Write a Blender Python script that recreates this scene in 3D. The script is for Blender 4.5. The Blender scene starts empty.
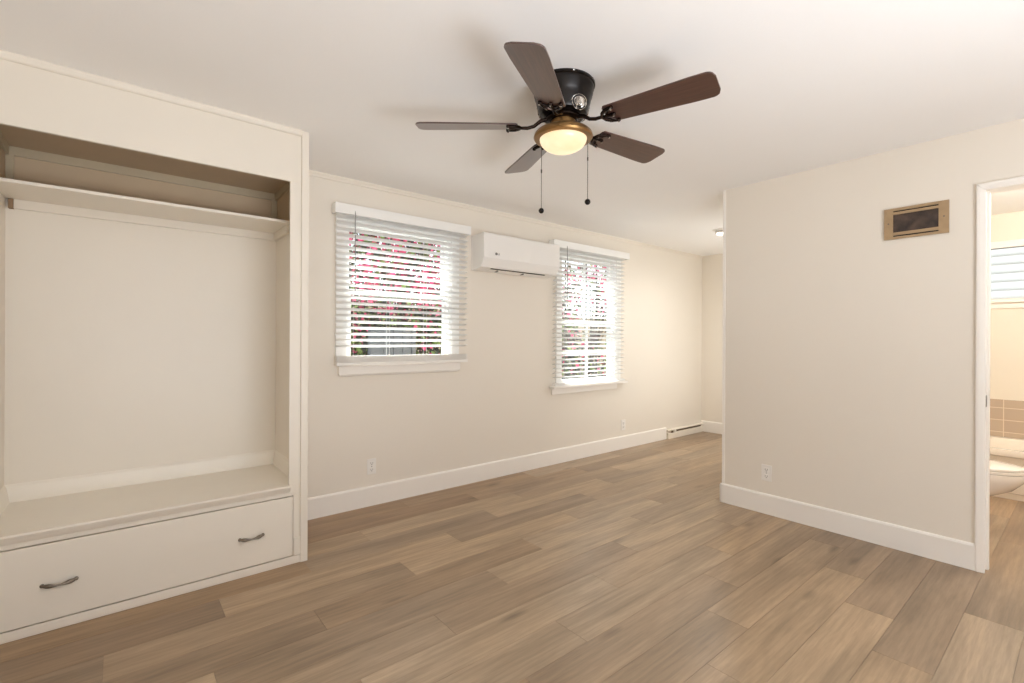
import bpy, bmesh, math, random
from mathutils import Vector, Matrix
random.seed(7)
PI = math.pi
scn = bpy.context.scene
C = scn.collection

# ------------------------------------------------------------------ camera, world, lights, exposure
F_PX, YAW, ROLL, CAM_H = 479.43, 0.8828, 0.00449, 1.2653
fw = Vector((math.cos(YAW), math.sin(YAW), 0)); rt = Vector((math.sin(YAW), -math.cos(YAW), 0)); up = Vector((0, 0, 1))
r2 = rt * math.cos(ROLL) + up * math.sin(ROLL); u2 = up * math.cos(ROLL) - rt * math.sin(ROLL)
cam_d = bpy.data.cameras.new('camera'); cam = bpy.data.objects.new('camera', cam_d); C.objects.link(cam)
m = Matrix(((r2.x, u2.x, -fw.x, 0), (r2.y, u2.y, -fw.y, 0), (r2.z, u2.z, -fw.z, CAM_H), (0, 0, 0, 1)))
cam.matrix_world = m
cam_d.sensor_width = 36; cam_d.lens = F_PX / 1024 * 36; cam_d.shift_y = -1.98 / 1024; cam_d.clip_start = .02
scn.camera = cam

scn.view_settings.view_transform = 'Standard'; scn.view_settings.look = 'None'
scn.view_settings.gamma = 1; scn.view_settings.use_curve_mapping = False
scn.view_settings.exposure = 0.12
scn.cycles.use_denoising = True; scn.cycles.max_bounces = 12; scn.cycles.diffuse_bounces = 8
scn.cycles.transparent_max_bounces = 16; scn.cycles.sample_clamp_indirect = 6
scn.cycles.caustics_reflective = False; scn.cycles.caustics_refractive = False

W = bpy.data.worlds.new('sky'); scn.world = W; W.use_nodes = True
wn = W.node_tree; bg = wn.nodes['Background']
tc = wn.nodes.new('ShaderNodeTexCoord'); sep = wn.nodes.new('ShaderNodeSeparateXYZ'); rmp = wn.nodes.new('ShaderNodeValToRGB')
wn.links.new(tc.outputs['Generated'], sep.inputs[0]); wn.links.new(sep.outputs['Z'], rmp.inputs[0]); wn.links.new(rmp.outputs[0], bg.inputs[0])
rmp.color_ramp.elements[0].color = (.92, .97, 1.03, 1); rmp.color_ramp.elements[0].position = 0
rmp.color_ramp.elements[1].color = (.78, .90, 1.08, 1); rmp.color_ramp.elements[1].position = .8
bg.inputs[1].default_value = 2.5

def light(name, kind, loc, energy, color, target=None, **kw):
    d = bpy.data.lights.new(name, kind); d.energy = energy; d.color = color
    for k, v in kw.items(): setattr(d, k, v)
    o = bpy.data.objects.new(name, d); o.location = loc; C.objects.link(o)
    if target is not None: o.rotation_euler = (Vector(target) - Vector(loc)).to_track_quat('-Z', 'Y').to_euler()
    return o
light('sun', 'SUN', (3, 9, 9), 18.0, (1.0, .975, .94), (1.9, 3.5, 1), angle=.03)
# unseen area lamp added behind the camera, aimed up to bounce off the ceiling
light('rear_fill_uplight', 'AREA', (.9, -1.75, .45), 74, (.93, .97, 1.025), (.8, -.65, 2.44), shape='RECTANGLE', size=2.5, size_y=1.1, spread=math.radians(130))

# added area lamp brightening the alcove; no opening lies behind it
light('alcove_fill', 'AREA', (5.0, 1.90, 1.25), 21, (.96, .98, .98), (4.8, 3.5, 1.25), shape='RECTANGLE', size=1.9, size_y=2.0)

# ------------------------------------------------------------------ dimensions
H = 2.44; YW = 3.495; YC = 2.861; XP = 3.672; XF = 6.31; XL = -.56; YR = -2.2; YP = 1.856
XB = 6.262     # bathroom far wall

# ------------------------------------------------------------------ materials
def s2l(c): return tuple(((x / 255) / 12.92 if x / 255 <= .04045 else ((x / 255 + .055) / 1.055) ** 2.4) for x in c) + (1,)
def mat(name, rgb, rough=.5, metal=0, bump=0, bscale=200, var=0, vscale=3, coat=0, emis=None, estr=0, spec=.5, stretch=None, alt=None):
    M = bpy.data.materials.new(name); M.use_nodes = True; nt = M.node_tree; b = nt.nodes['Principled BSDF']
    b.inputs['Base Color'].default_value = s2l(rgb); b.inputs['Roughness'].default_value = rough; b.inputs['Metallic'].default_value = metal
    b.inputs['Specular IOR Level'].default_value = spec; b.inputs['Coat Weight'].default_value = coat
    t = nt.nodes.new('ShaderNodeTexCoord'); mp = nt.nodes.new('ShaderNodeMapping'); nt.links.new(t.outputs['Object'], mp.inputs[0])
    if stretch: mp.inputs['Scale'].default_value = stretch
    if var or alt:
        n = nt.nodes.new('ShaderNodeTexNoise'); n.inputs['Scale'].default_value = vscale; n.inputs['Detail'].default_value = 5
        r = nt.nodes.new('ShaderNodeValToRGB'); nt.links.new(mp.outputs[0], n.inputs['Vector']); nt.links.new(n.outputs[0], r.inputs[0])
        a = s2l(rgb); c2 = s2l(alt) if alt else tuple(x * (1 - var) for x in a[:3]) + (1,)
        r.color_ramp.elements[0].position = .35; r.color_ramp.elements[1].position = .65
        r.color_ramp.elements[0].color = c2; r.color_ramp.elements[1].color = a
        nt.links.new(r.outputs[0], b.inputs['Base Color'])
    if bump:
        n2 = nt.nodes.new('ShaderNodeTexNoise'); n2.inputs['Scale'].default_value = bscale; n2.inputs['Detail'].default_value = 3
        nt.links.new(mp.outputs[0], n2.inputs['Vector'])
        bp = nt.nodes.new('ShaderNodeBump'); bp.inputs['Strength'].default_value = bump; bp.inputs['Distance'].default_value = .002
        nt.links.new(n2.outputs[0], bp.inputs['Height']); nt.links.new(bp.outputs[0], b.inputs['Normal'])
    if emis: b.inputs['Emission Color'].default_value = s2l(emis); b.inputs['Emission Strength'].default_value = estr
    return M
wall_m = mat('cream_wall_paint', (232, 225, 214), .6, bump=.15, bscale=160, var=.015, vscale=1.5)
ceil_m = mat('white_ceiling_paint', (242, 241, 240), .65, bump=.2, bscale=120, var=.01, vscale=1.5)
trim_m = mat('white_gloss_trim', (242, 238, 232), .32, var=.01)
closet_m = mat('ivory_cabinet_paint', (230, 223, 211), .38, bump=.08, bscale=60, var=.015, vscale=4)
shadedtan_m = mat('shaded_tan_paint', (196, 176, 148), .5, var=.05, vscale=6)  # tan darkened to carry the shade above the closet shelf
shadedtrim_m = mat('shaded_tan_trim', (190, 177, 151), .4, var=.05, vscale=6)  # moulding colour with the same compartment shade put in
bench_m = mat('ivory_bench_paint', (238, 232, 221), .35, var=.02, vscale=5)
vinyl_m = mat('white_window_vinyl', (244, 244, 242), .3, var=.01)
plastic_m = mat('white_plastic', (238, 235, 230), .35, var=.01)
ac_m = mat('white_conditioner_plastic', (240, 238, 235), .3, var=.01)
grey_m = mat('grey_plastic', (120, 118, 115), .4, var=.05)
dark_m = mat('dark_recess', (34, 29, 26), .7, var=.1)
bronze_m = mat('black_bronze', (24, 19, 17), .28, .6, var=.2, vscale=20)
rod_m = mat('dark_bronze_arm', (44, 32, 25), .25, .8, var=.2, vscale=20)
brass_m = mat('antique_brass', (142, 108, 66), .32, .85, var=.15, vscale=12)
chrome_m = mat('polished_nickel', (205, 200, 195), .15, 1, var=.05)
pewter_m = mat('aged_pewter', (140, 130, 118), .3, .9, var=.3, vscale=60)
tan_m = mat('tan_metal_plate', (176, 150, 116), .45, .25, var=.12, vscale=25)
mesh_m = mat('brown_mesh', (84, 68, 58), .55, .1, bump=.8, bscale=500, alt=(52, 42, 38), vscale=18)
rawwood_m = mat('raw_wood_end', (150, 124, 96), .7, var=.3, vscale=60, stretch=(4, 1, .3))
porcelain_m = mat('white_porcelain', (240, 232, 222), .12, coat=.4, var=.01)
tub_m = mat('white_enamel', (236, 226, 212), .2, coat=.3, var=.01)
bath_m = mat('warm_bathroom_paint', (229, 221, 206), .6, var=.015)
green_m = mat('leaf_green', (46, 56, 34), .6, alt=(28, 30, 24), vscale=6)
lime_m = mat('young_leaf_green', (136, 156, 80), .6, alt=(84, 104, 50), vscale=6)
pink_m = mat('magenta_bract', (212, 48, 108), .6, alt=(228, 110, 146), vscale=8)
bark_m = mat('brown_bark', (82, 64, 52), .8, bump=.6, bscale=40, alt=(50, 40, 34), vscale=9)
soil_m = mat('garden_soil', (66, 56, 47), .9, bump=.6, bscale=30, alt=(50, 42, 36), vscale=4)
stucco_m = mat('pale_stucco', (196, 176, 148), .85, bump=.5, bscale=70, var=.06, vscale=2)
gate_m = mat('grey_painted_board', (84, 88, 93), .6, var=.1, vscale=6, stretch=(1, 1, 5))
chain_m = mat('chain_metal', (84, 78, 74), .35, .8, var=.2, vscale=50)
shade_lamp_m = mat('downlight_lens', (255, 250, 240), .5, emis=(255, 246, 230), estr=3.0, var=.01)

slot_m = mat('brown_slot_shadow_metal', (98, 82, 62), .6, var=.2, vscale=30)
def slat_material():
    M = bpy.data.materials.new('white_blind_slat'); M.use_nodes = True; nt = M.node_tree; b = nt.nodes['Principled BSDF']; out = nt.nodes['Material Output']
    n = nt.nodes.new('ShaderNodeTexNoise'); n.inputs['Scale'].default_value = 4
    r = nt.nodes.new('ShaderNodeValToRGB'); r.color_ramp.elements[0].color = s2l((242, 241, 240)); r.color_ramp.elements[1].color = s2l((248, 248, 247))
    nt.links.new(n.outputs[0], r.inputs[0]); nt.links.new(r.outputs[0], b.inputs['Base Color']); b.inputs['Roughness'].default_value = .4
    t = nt.nodes.new('ShaderNodeBsdfTranslucent'); t.inputs[0].default_value = (.95, .95, .94, 1)
    mx = nt.nodes.new('ShaderNodeMixShader'); mx.inputs[0].default_value = .5
    nt.links.new(b.outputs[0], mx.inputs[1]); nt.links.new(t.outputs[0], mx.inputs[2]); nt.links.new(mx.outputs[0], out.inputs[0])
    return M
slat_m = slat_material()
def glass_material(name, frost=0):
    M = bpy.data.materials.new(name); M.use_nodes = True; nt = M.node_tree; out = nt.nodes['Material Output']; nt.nodes.remove(nt.nodes['Principled BSDF'])
    tr = nt.nodes.new('ShaderNodeBsdfTransparent'); tr.inputs[0].default_value = (.96, .98, .97, 1)
    gl = nt.nodes.new('ShaderNodeBsdfGlossy'); gl.inputs['Roughness'].default_value = .03
    lw = nt.nodes.new('ShaderNodeLayerWeight'); lw.inputs[0].default_value = .5
    pw = nt.nodes.new('ShaderNodeMath'); pw.operation = 'POWER'; pw.inputs[1].default_value = 4; nt.links.new(lw.outputs['Facing'], pw.inputs[0])
    fr = nt.nodes.new('ShaderNodeMath'); fr.operation = 'MULTIPLY_ADD'; fr.inputs[1].default_value = .9; fr.inputs[2].default_value = .04; nt.links.new(pw.outputs[0], fr.inputs[0])
    mx = nt.nodes.new('ShaderNodeMixShader'); nt.links.new(fr.outputs[0], mx.inputs[0])
    first = tr
    if frost:
        tl = nt.nodes.new('ShaderNodeBsdfTranslucent'); tl.inputs[0].default_value = (.74, .73, .69, 1); first = tl
        nz = nt.nodes.new('ShaderNodeTexNoise'); nz.inputs['Scale'].default_value = 90
        bp = nt.nodes.new('ShaderNodeBump'); bp.inputs['Strength'].default_value = .2; nt.links.new(nz.outputs[0], bp.inputs['Height']); nt.links.new(bp.outputs[0], gl.inputs['Normal'])
    nt.links.new(first.outputs[0], mx.inputs[1]); nt.links.new(gl.outputs[0], mx.inputs[2]); nt.links.new(mx.outputs[0], out.inputs[0])
    return M
glass_m = glass_material('clear_glass'); frost_m = glass_material('frosted_glass', 1)

def bowl_material():
    M = bpy.data.materials.new('glowing_opal_glass'); M.use_nodes = True; nt = M.node_tree; b = nt.nodes['Principled BSDF']
    b.inputs['Base Color'].default_value = s2l((150, 132, 104)); b.inputs['Roughness'].default_value = .25
    n = nt.nodes.new('ShaderNodeTexNoise'); n.inputs['Scale'].default_value = 9; n.inputs['Detail'].default_value = 3
    t = nt.nodes.new('ShaderNodeTexCoord'); nt.links.new(t.outputs['Object'], n.inputs['Vector'])
    r = nt.nodes.new('ShaderNodeValToRGB'); r.color_ramp.elements[0].position = .35; r.color_ramp.elements[1].position = .7
    r.color_ramp.elements[0].color = s2l((255, 222, 176)); r.color_ramp.elements[1].color = s2l((255, 240, 204))
    nt.links.new(n.outputs[0], r.inputs[0]); nt.links.new(r.outputs[0], b.inputs['Emission Color']); b.inputs['Emission Strength'].default_value = .88
    return M
bowl_m = bowl_material()

def blade_material():
    M = bpy.data.materials.new('dark_walnut_blade'); M.use_nodes = True; nt = M.node_tree; b = nt.nodes['Principled BSDF']
    t = nt.nodes.new('ShaderNodeTexCoord'); mp = nt.nodes.new('ShaderNodeMapping'); mp.inputs['Scale'].default_value = (2.5, 45, 45)
    n = nt.nodes.new('ShaderNodeTexNoise'); n.inputs['Scale'].default_value = 3; n.inputs['Detail'].default_value = 6
    r = nt.nodes.new('ShaderNodeValToRGB'); r.color_ramp.elements[0].position = .3; r.color_ramp.elements[1].position = .7
    r.color_ramp.elements[0].color = s2l((52, 31, 26)); r.color_ramp.elements[1].color = s2l((82, 53, 44))
    nt.links.new(t.outputs['Object'], mp.inputs[0]); nt.links.new(mp.outputs[0], n.inputs['Vector']); nt.links.new(n.outputs[0], r.inputs[0]); nt.links.new(r.outputs[0], b.inputs['Base Color'])
    b.inputs['Roughness'].default_value = .36; b.inputs['Coat Weight'].default_value = .8; b.inputs['Coat Roughness'].default_value = .28
    return M
blade_m = blade_material()

def floor_material():
    M = bpy.data.materials.new('oak_vinyl_planks'); M.use_nodes = True; nt = M.node_tree; L = nt.links.new; N = nt.nodes.new; b = nt.nodes['Principled BSDF']
    a = N('ShaderNodeAttribute'); a.attribute_name = 'plank'           # r = tone, g = random shift, b = warm
    sp = N('ShaderNodeSeparateColor'); L(a.outputs['Color'], sp.inputs[0])
    t = N('ShaderNodeTexCoord')
    sh = N('ShaderNodeVectorMath'); sh.operation = 'SCALE'; L(a.outputs['Color'], sh.inputs[0]); sh.inputs['Scale'].default_value = 37.0
    ad = N('ShaderNodeVectorMath'); ad.operation = 'ADD'; L(t.outputs['Object'], ad.inputs[0]); L(sh.outputs[0], ad.inputs[1])
    def noise(scale, vec, sc, det=4, dist=0):
        mp = N('ShaderNodeMapping'); mp.inputs['Scale'].default_value = vec; L(ad.outputs[0], mp.inputs[0])
        n = N('ShaderNodeTexNoise'); n.inputs['Scale'].default_value = sc; n.inputs['Detail'].default_value = det; n.inputs['Distortion'].default_value = dist
        L(mp.outputs[0], n.inputs['Vector']); return n
    fine = noise(1, (2.4, 34, 1), 4, 6, .5)
    band = noise(1, (.7, 7.5, 1), 1.3, 5, .9)
    mp = N('ShaderNodeMapping'); mp.inputs['Scale'].default_value = (.55, 7, 1); L(ad.outputs[0], mp.inputs[0])
    wv = N('ShaderNodeTexWave'); wv.bands_direction = 'Y'; wv.inputs['Scale'].default_value = 1.5; wv.inputs['Distortion'].default_value = 7; wv.inputs['Detail'].default_value = 2; wv.inputs['Detail Scale'].default_value = 1.2
    L(mp.outputs[0], wv.inputs['Vector'])
    base = N('ShaderNodeMix'); base.data_type = 'RGBA'; L(sp.outputs[0], base.inputs[0]); base.inputs[6].default_value = s2l((141, 119, 97)); base.inputs[7].default_value = s2l((190, 167, 138))
    warm = N('ShaderNodeMix'); warm.data_type = 'RGBA'; warm.blend_type = 'MIX'; L(sp.outputs[2], warm.inputs[0]); L(base.outputs[2], warm.inputs[6])
    wm = N('ShaderNodeMix'); wm.data_type = 'RGBA'; wm.blend_type = 'MULTIPLY'; wm.inputs[0].default_value = 1; L(base.outputs[2], wm.inputs[6]); wm.inputs[7].default_value = (1.04, .92, .76, 1)
    L(wm.outputs[2], warm.inputs[7])
    def ramp(src, p0, c0, p1, c1):
        r = N('ShaderNodeValToRGB'); r.color_ramp.elements[0].position = p0; r.color_ramp.elements[1].position = p1
        r.color_ramp.elements[0].color = (c0,) * 3 + (1,); r.color_ramp.elements[1].color = (c1,) * 3 + (1,); L(src, r.inputs[0]); return r
    blot = noise(1, (1.1, 7.0, 1), 1.0, 6, 1.2)
    cur = warm.outputs[2]
    for src, p0, c0, p1, c1 in ((blot.outputs[0], .34, .82, .60, 1.05), (band.outputs[0], .32, .76, .62, 1.05), (fine.outputs[0], .3, .86, .65, 1.03), (wv.outputs['Fac'], 0, .93, .8, 1.02)):
        r = ramp(src, p0, c0, p1, c1); mm = N('ShaderNodeMix'); mm.data_type = 'RGBA'; mm.blend_type = 'MULTIPLY'; mm.inputs[0].default_value = 1
        L(cur, mm.inputs[6]); L(r.outputs[0], mm.inputs[7]); cur = mm.outputs[2]
    # knots
    mpk = N('ShaderNodeMapping'); mpk.inputs['Scale'].default_value = (1.2, 4.2, 1); L(ad.outputs[0], mpk.inputs[0])
    vk = N('ShaderNodeTexVoronoi'); vk.inputs['Scale'].default_value = 1.1; L(mpk.outputs[0], vk.inputs['Vector'])
    rk = ramp(vk.outputs['Distance'], .03, .50, .13, 1.0); mm = N('ShaderNodeMix'); mm.data_type = 'RGBA'; mm.blend_type = 'MULTIPLY'; mm.inputs[0].default_value = .8
    L(cur, mm.inputs[6]); L(rk.outputs[0], mm.inputs[7]); cur = mm.outputs[2]
    L(cur, b.inputs['Base Color'])
    b.inputs['Roughness'].default_value = .35; b.inputs['Specular IOR Level'].default_value = .55
    bp = N('ShaderNodeBump'); bp.inputs['Strength'].default_value = .12; bp.inputs['Distance'].default_value = .001; L(fine.outputs[0], bp.inputs['Height']); L(bp.outputs[0], b.inputs['Normal'])
    return M
floor_m = floor_material()

def tile_material():
    M = bpy.data.materials.new('beige_tiles'); M.use_nodes = True; nt = M.node_tree; b = nt.nodes['Principled BSDF']; L = nt.links.new
    t = nt.nodes.new('ShaderNodeTexCoord'); sp = nt.nodes.new('ShaderNodeSeparateXYZ'); cb = nt.nodes.new('ShaderNodeCombineXYZ')
    L(t.outputs['Object'], sp.inputs[0]); ay = nt.nodes.new('ShaderNodeMath'); ay.inputs[1].default_value = .07; L(sp.outputs['Y'], ay.inputs[0]); L(ay.outputs[0], cb.inputs[0]); L(sp.outputs['Z'], cb.inputs[1])
    k = nt.nodes.new('ShaderNodeTexBrick'); k.offset = 0; L(cb.outputs[0], k.inputs['Vector'])
    k.inputs['Color1'].default_value = s2l((190, 172, 152)); k.inputs['Color2'].default_value = s2l((182, 164, 146)); k.inputs['Mortar'].default_value = s2l((222, 208, 188))
    k.inputs['Scale'].default_value = 1; k.inputs['Mortar Size'].default_value = .003; k.inputs['Brick Width'].default_value = .15; k.inputs['Row Height'].default_value = .11
    L(k.outputs['Color'], b.inputs['Base Color']); b.inputs['Roughness'].default_value = .2
    return M
tile_m = tile_material()

# ------------------------------------------------------------------ helpers
def bx(bm, x0, x1, y0, y1, z0, z1):
    v = [bm.verts.new(p) for p in ((x0, y0, z0), (x1, y0, z0), (x1, y1, z0), (x0, y1, z0), (x0, y0, z1), (x1, y0, z1), (x1, y1, z1), (x0, y1, z1))]
    return [bm.faces.new([v[i] for i in f]) for f in ((3, 2, 1, 0), (4, 5, 6, 7), (0, 1, 5, 4), (1, 2, 6, 5), (2, 3, 7, 6), (3, 0, 4, 7))]
def prism(bm, pts, f0, f1):      # pts 2-D polygon, f0/f1 map (a,b) to 3-D ends
    a = [bm.verts.new(f0(*p)) for p in pts]; b = [bm.verts.new(f1(*p)) for p in pts]; n = len(pts)
    bm.faces.new(a); bm.faces.new(b[::-1])
    for i in range(n): bm.faces.new((a[i], b[i], b[(i + 1) % n], a[(i + 1) % n]))
def lathe(bm, prof, seg=40, cx=0, cy=0):
    rings = []
    for r, z in prof:
        rings.append([bm.verts.new((cx + r * math.cos(2 * PI * i / seg), cy + r * math.sin(2 * PI * i / seg), z)) for i in range(seg)] if r > 1e-6 else [bm.verts.new((cx, cy, z))])
    for A, B in zip(rings, rings[1:]):
        for i in range(seg):
            j = (i + 1) % seg
            if len(A) == 1 and len(B) == 1: continue
            if len(A) == 1: bm.faces.new((A[0], B[j], B[i]))
            elif len(B) == 1: bm.faces.new((A[i], A[j], B[0]))
            else: bm.faces.new((A[i], A[j], B[j], B[i]))
    for R in (rings[0], rings[-1]):
        if len(R) > 1: bm.faces.new(R)
def tube(bm, pts, r, seg=8):
    pts = [Vector(p) for p in pts]; rings = []
    rs = r if isinstance(r, (list, tuple)) else [r] * len(pts)
    for i, p in enumerate(pts):
        d = (pts[min(i + 1, len(pts) - 1)] - pts[max(i - 1, 0)]).normalized()
        a = d.cross(Vector((0, 0, 1)));
        if a.length < 1e-3: a = d.cross(Vector((1, 0, 0)))
        a.normalize(); b = d.cross(a)
        rings.append([bm.verts.new(p + (a * math.cos(2 * PI * k / seg) + b * math.sin(2 * PI * k / seg)) * rs[i]) for k in range(seg)])
    for A, B in zip(rings, rings[1:]):
        for k in range(seg): bm.faces.new((A[k], A[(k + 1) % seg], B[(k + 1) % seg], B[k]))
    bm.faces.new(rings[0]); bm.faces.new(rings[-1][::-1])
def ball(bm, c, r, seg=12):
    lathe(bm, [(0, c[2] - r)] + [(r * math.sin(PI * i / 8), c[2] - r * math.cos(PI * i / 8)) for i in range(1, 8)] + [(0, c[2] + r)], seg, c[0], c[1])
def obj(name, bm, mt, parent=None, bevel=0, smooth=False, seg=2, offset=(0, 0, 0)):
    bmesh.ops.recalc_face_normals(bm, faces=bm.faces)
    me = bpy.data.meshes.new(name); bm.to_mesh(me); bm.free(); me.materials.append(mt)
    if offset != (0, 0, 0): me.transform(Matrix.Translation(offset))
    o = bpy.data.objects.new(name, me); C.objects.link(o)
    if parent is not None:
        o.parent = parent
    if smooth:
        for p in me.polygons: p.use_smooth = True
        me.set_sharp_from_angle(angle=math.radians(42))
    if bevel:
        md = o.modifiers.new('bevel', 'BEVEL'); md.width = bevel; md.segments = seg; md.limit_method = 'ANGLE'
    return o
def box_obj(name, b, mt, parent=None, bevel=0, **k):
    bm = bmesh.new(); bs = b if isinstance(b[0], (tuple, list)) else [b]
    for q in bs: bx(bm, *q)
    return obj(name, bm, mt, parent, bevel, **k)
def thing(name, label, cat, loc=(0, 0, 0), group=None, kind=None):
    o = bpy.data.objects.new(name, None); C.objects.link(o); o.empty_display_size = .1
    o.location = loc
    if label: o['label'] = label
    if cat: o['category'] = cat
    if group: o['group'] = group
    if kind: o['kind'] = kind
    return o
def tag(o, label=None, cat=None, group=None, kind=None):
    for k, v in (('label', label), ('category', cat), ('group', group), ('kind', kind)):
        if v: o[k] = v
    return o
def struct(name, b, mt, label, cat, bevel=0, **k): return tag(box_obj(name, b, mt, None, bevel, **k), label, cat, None, 'structure')
# children of a thing at loc: build in world coordinates, then shift the mesh by -loc
def part(name, b, mt, root, bevel=0, **k):
    L = root.matrix_world.translation if False else root.location
    p = root
    off = Vector((0, 0, 0))
    while p is not None: off += p.location; p = p.parent
    bm = b if isinstance(b, bmesh.types.BMesh) else None
    if bm is None:
        bm = bmesh.new()
        for q in (b if isinstance(b[0], (tuple, list)) else [b]): bx(bm, *q)
    return obj(name, bm, mt, root, bevel, offset=tuple(-off), **k)

# ------------------------------------------------------------------ floor planks
ROW = .1925; R0 = .385; LEN = 1.28
JOINT = {-1: 3.06, 0: 2.39, 1: 2.73, 2: 3.065, 3: 2.14, 4: 2.46, 5: 1.525, 6: 1.98, 7: 1.125, 8: 1.565, 9: .708, 10: 1.24, 11: .383, 12: .818, 13: 2.51, 14: .93, 15: 1.7}
TONE = {(-1, 3.06): (.25, .1), (-1, 1.78): (.55, .0), (0, 2.39): (.25, .1), (0, 1.11): (.55, .35), (1, 2.73): (.2, .1), (1, 1.45): (.6, .3), (2, 3.065): (.3, .2), (2, 1.785): (.6, .35), (3, 2.14): (.5, .3), (3, .86): (.35, .2),
        (4, 2.46): (.5, .3), (4, 1.18): (.3, .1), (5, 1.525): (.55, .1), (5, .245): (.5, .05), (6, 1.98): (.55, .2), (6, .7): (.6, .1), (7, 1.125): (.3, .15), (7, -.155): (.45, .1), (7, 2.405): (.65, .1), (8, 1.565): (.7, .2), (8, .285): (.3, .1), (8, 2.845): (.4, .1),
        (9, .708): (.35, .45), (9, 1.988): (.7, .1), (9, -.572): (.25, .2), (10, 1.24): (.75, .35), (10, -.04): (.45, .25), (10, 2.52): (.5, .1), (10, 3.8): (.35, .2), (11, .383): (.65, .3), (11, 1.663): (.3, .1), (11, -.897): (.15, .4), (11, 2.943): (.5, .3),
        (12, .818): (.4, .05), (12, 2.098): (.75, .2), (12, -.462): (.45, .8), (13, 1.23): (.75, .2), (13, 2.51): (.35, .2), (13, 3.79): (.8, .2), (14, .93): (.2, .8), (14, -.35): (.3, .9), (14, 2.21): (.45, .6), (15, .42): (.35, 1.0), (15, 1.7): (.4, .8)}
def floor_mesh():
    bm = bmesh.new(); lay = bm.loops.layers.float_color.new('plank'); g = .0006
    base = bx(bm, XL - .1, XF + .12, YR - .1, YW + .14, -.08, -.0035)
    for f in base:
        for l in f.loops: l[lay] = (-1.2, .3, 0, 1)
    k0 = int((YR - R0) / ROW) - 1; rng = random.Random(11)
    for k in range(k0, 18):
        y0 = max(R0 + k * ROW, YR - .05); y1 = min(R0 + (k + 1) * ROW, YW + .02)
        if y1 - y0 < .01: continue
        j = JOINT.get(k, rng.uniform(0, LEN))
        x = j - LEN * math.ceil((j - XL + .1) / LEN)
        while x < XF + .05:
            key = next((t for t in TONE if t[0] == k and abs(t[1] - x) < .06), None)
            tn, wm = TONE[key] if key else (rng.uniform(.15, .75), rng.uniform(0, .5))
            col = (tn, rng.random(), wm, 1)
            for f in bx(bm, max(x, XL - .05) + g, min(x + LEN, XF + .1) - g, y0 + g, y1 - g, -.003, 0):
                for l in f.loops: l[lay] = col
            x += LEN
    return bm
tag(obj('floor', floor_mesh(), floor_m), 'wood-look plank floor in mixed light and mid brown oak tones', 'floor', None, 'structure')

# ------------------------------------------------------------------ room shell
T = .12
struct('ceiling', (XL - .2, XF + .2, YR - .2, YW + T + .05, H, H + .1), ceil_m, 'smooth off-white ceiling over the whole room', 'ceiling')
# window wall, with two openings
W1 = (1.29, 2.195, 1.085, 2.13); W2 = (3.52, 4.41, .80, 2.18)
wb = []
y0, y1 = YW, YW + T
wb += [(XL - T, W1[0], y0, y1, -.05, H), (W1[0], W1[1], y0, y1, -.05, W1[2]), (W1[0], W1[1], y0, y1, W1[3], H),
       (W1[1], W2[0], y0, y1, -.05, H), (W2[0], W2[1], y0, y1, -.05, W2[2]), (W2[0], W2[1], y0, y1, W2[3], H), (W2[1], XF + T, y0, y1, -.05, H)]
struct('wall_back', wb, wall_m, 'long cream wall holding the two blind-covered windows', 'wall')
struct('wall_far', (XF, XF + T, YP - T, YW, -.05, H), wall_m, 'short cream end wall glimpsed past the partition corner', 'wall')
DY0, DY1, DZ = -.42, .384, 2.098
struct('wall_right', [(XP, XP + T, DY1 + .012, YP, -.05, H), (XP, XP + T, DY0 - .012, DY1 + .012, DZ + .012, H), (XP, XP + T, YR - T, DY0 - .012, -.05, H),
                      (XP + T, XF, YP - T, YP, -.05, H)], wall_m, 'cream partition wall with the tan grille, beside the bathroom doorway', 'wall')
struct('wall_left', (XL - T, XL, YR - T, YC + .02, -.05, H), wall_m, 'cream side wall left of the built-in closet', 'wall')
struct('wall_rear', [(XL - T, -.2, YR - T, YR, -.05, H), (2.1, XP, YR - T, YR, -.05, H), (-.2, 2.1, YR - T, YR, 2.05, H), (-.2, 2.1, YR - T, YR, -.05, .12)], wall_m, 'cream wall with a wide opening behind the viewer', 'wall')
# corner bead on the partition end
struct('trim_1', (XP - .004, XP + .018, YP - .018, YP + .004, .15, H), trim_m, 'slim corner bead on the end of the partition', 'trim', bevel=.002)
# small crown strip along the window wall
bm = bmesh.new(); prism(bm, [(0, 0), (-.022, 0), (-.022, -.008), (-.012, -.02), (-.008, -.032), (0, -.034)], lambda a, b: (.85, YW + a, H + b), lambda a, b: (XF, YW + a, H + b))
tag(obj('trim_2', bm, wall_m), 'narrow cream crown strip along the top of the window wall', 'trim', None, 'structure')
def baseboard(name, p0, p1, nrm, label, h=.15, t=.015):
    p0, p1, n = Vector(p0), Vector(p1), Vector(nrm)
    prof = [(0, 0), (t, 0), (t, h - .012), (t - .004, h - .004), (t * .45, h), (0, h)]
    bm = bmesh.new(); prism(bm, prof, lambda a, b: tuple(p0 + n * a + Vector((0, 0, b))), lambda a, b: tuple(p1 + n * a + Vector((0, 0, b))))
    return tag(obj(name, bm, trim_m), label, 'baseboard', None, 'structure')
baseboard('baseboard_back', (.840, YW, 0), (5.425, YW, 0), (0, -1, 0), 'white baseboard under the two windows')
baseboard('baseboard_far', (XF, YP, 0), (XF, YW, 0), (-1, 0, 0), 'white baseboard on the short end wall')
baseboard('baseboard_right', (XP, .418, 0), (XP, YP + .012, 0), (-1, 0, 0), 'white baseboard along the partition wall', h=.146)
baseboard('baseboard_end', (XP - .015, YP, 0), (XF, YP, 0), (0, 1, 0), 'white baseboard round the hidden side of the partition', h=.146)

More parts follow.
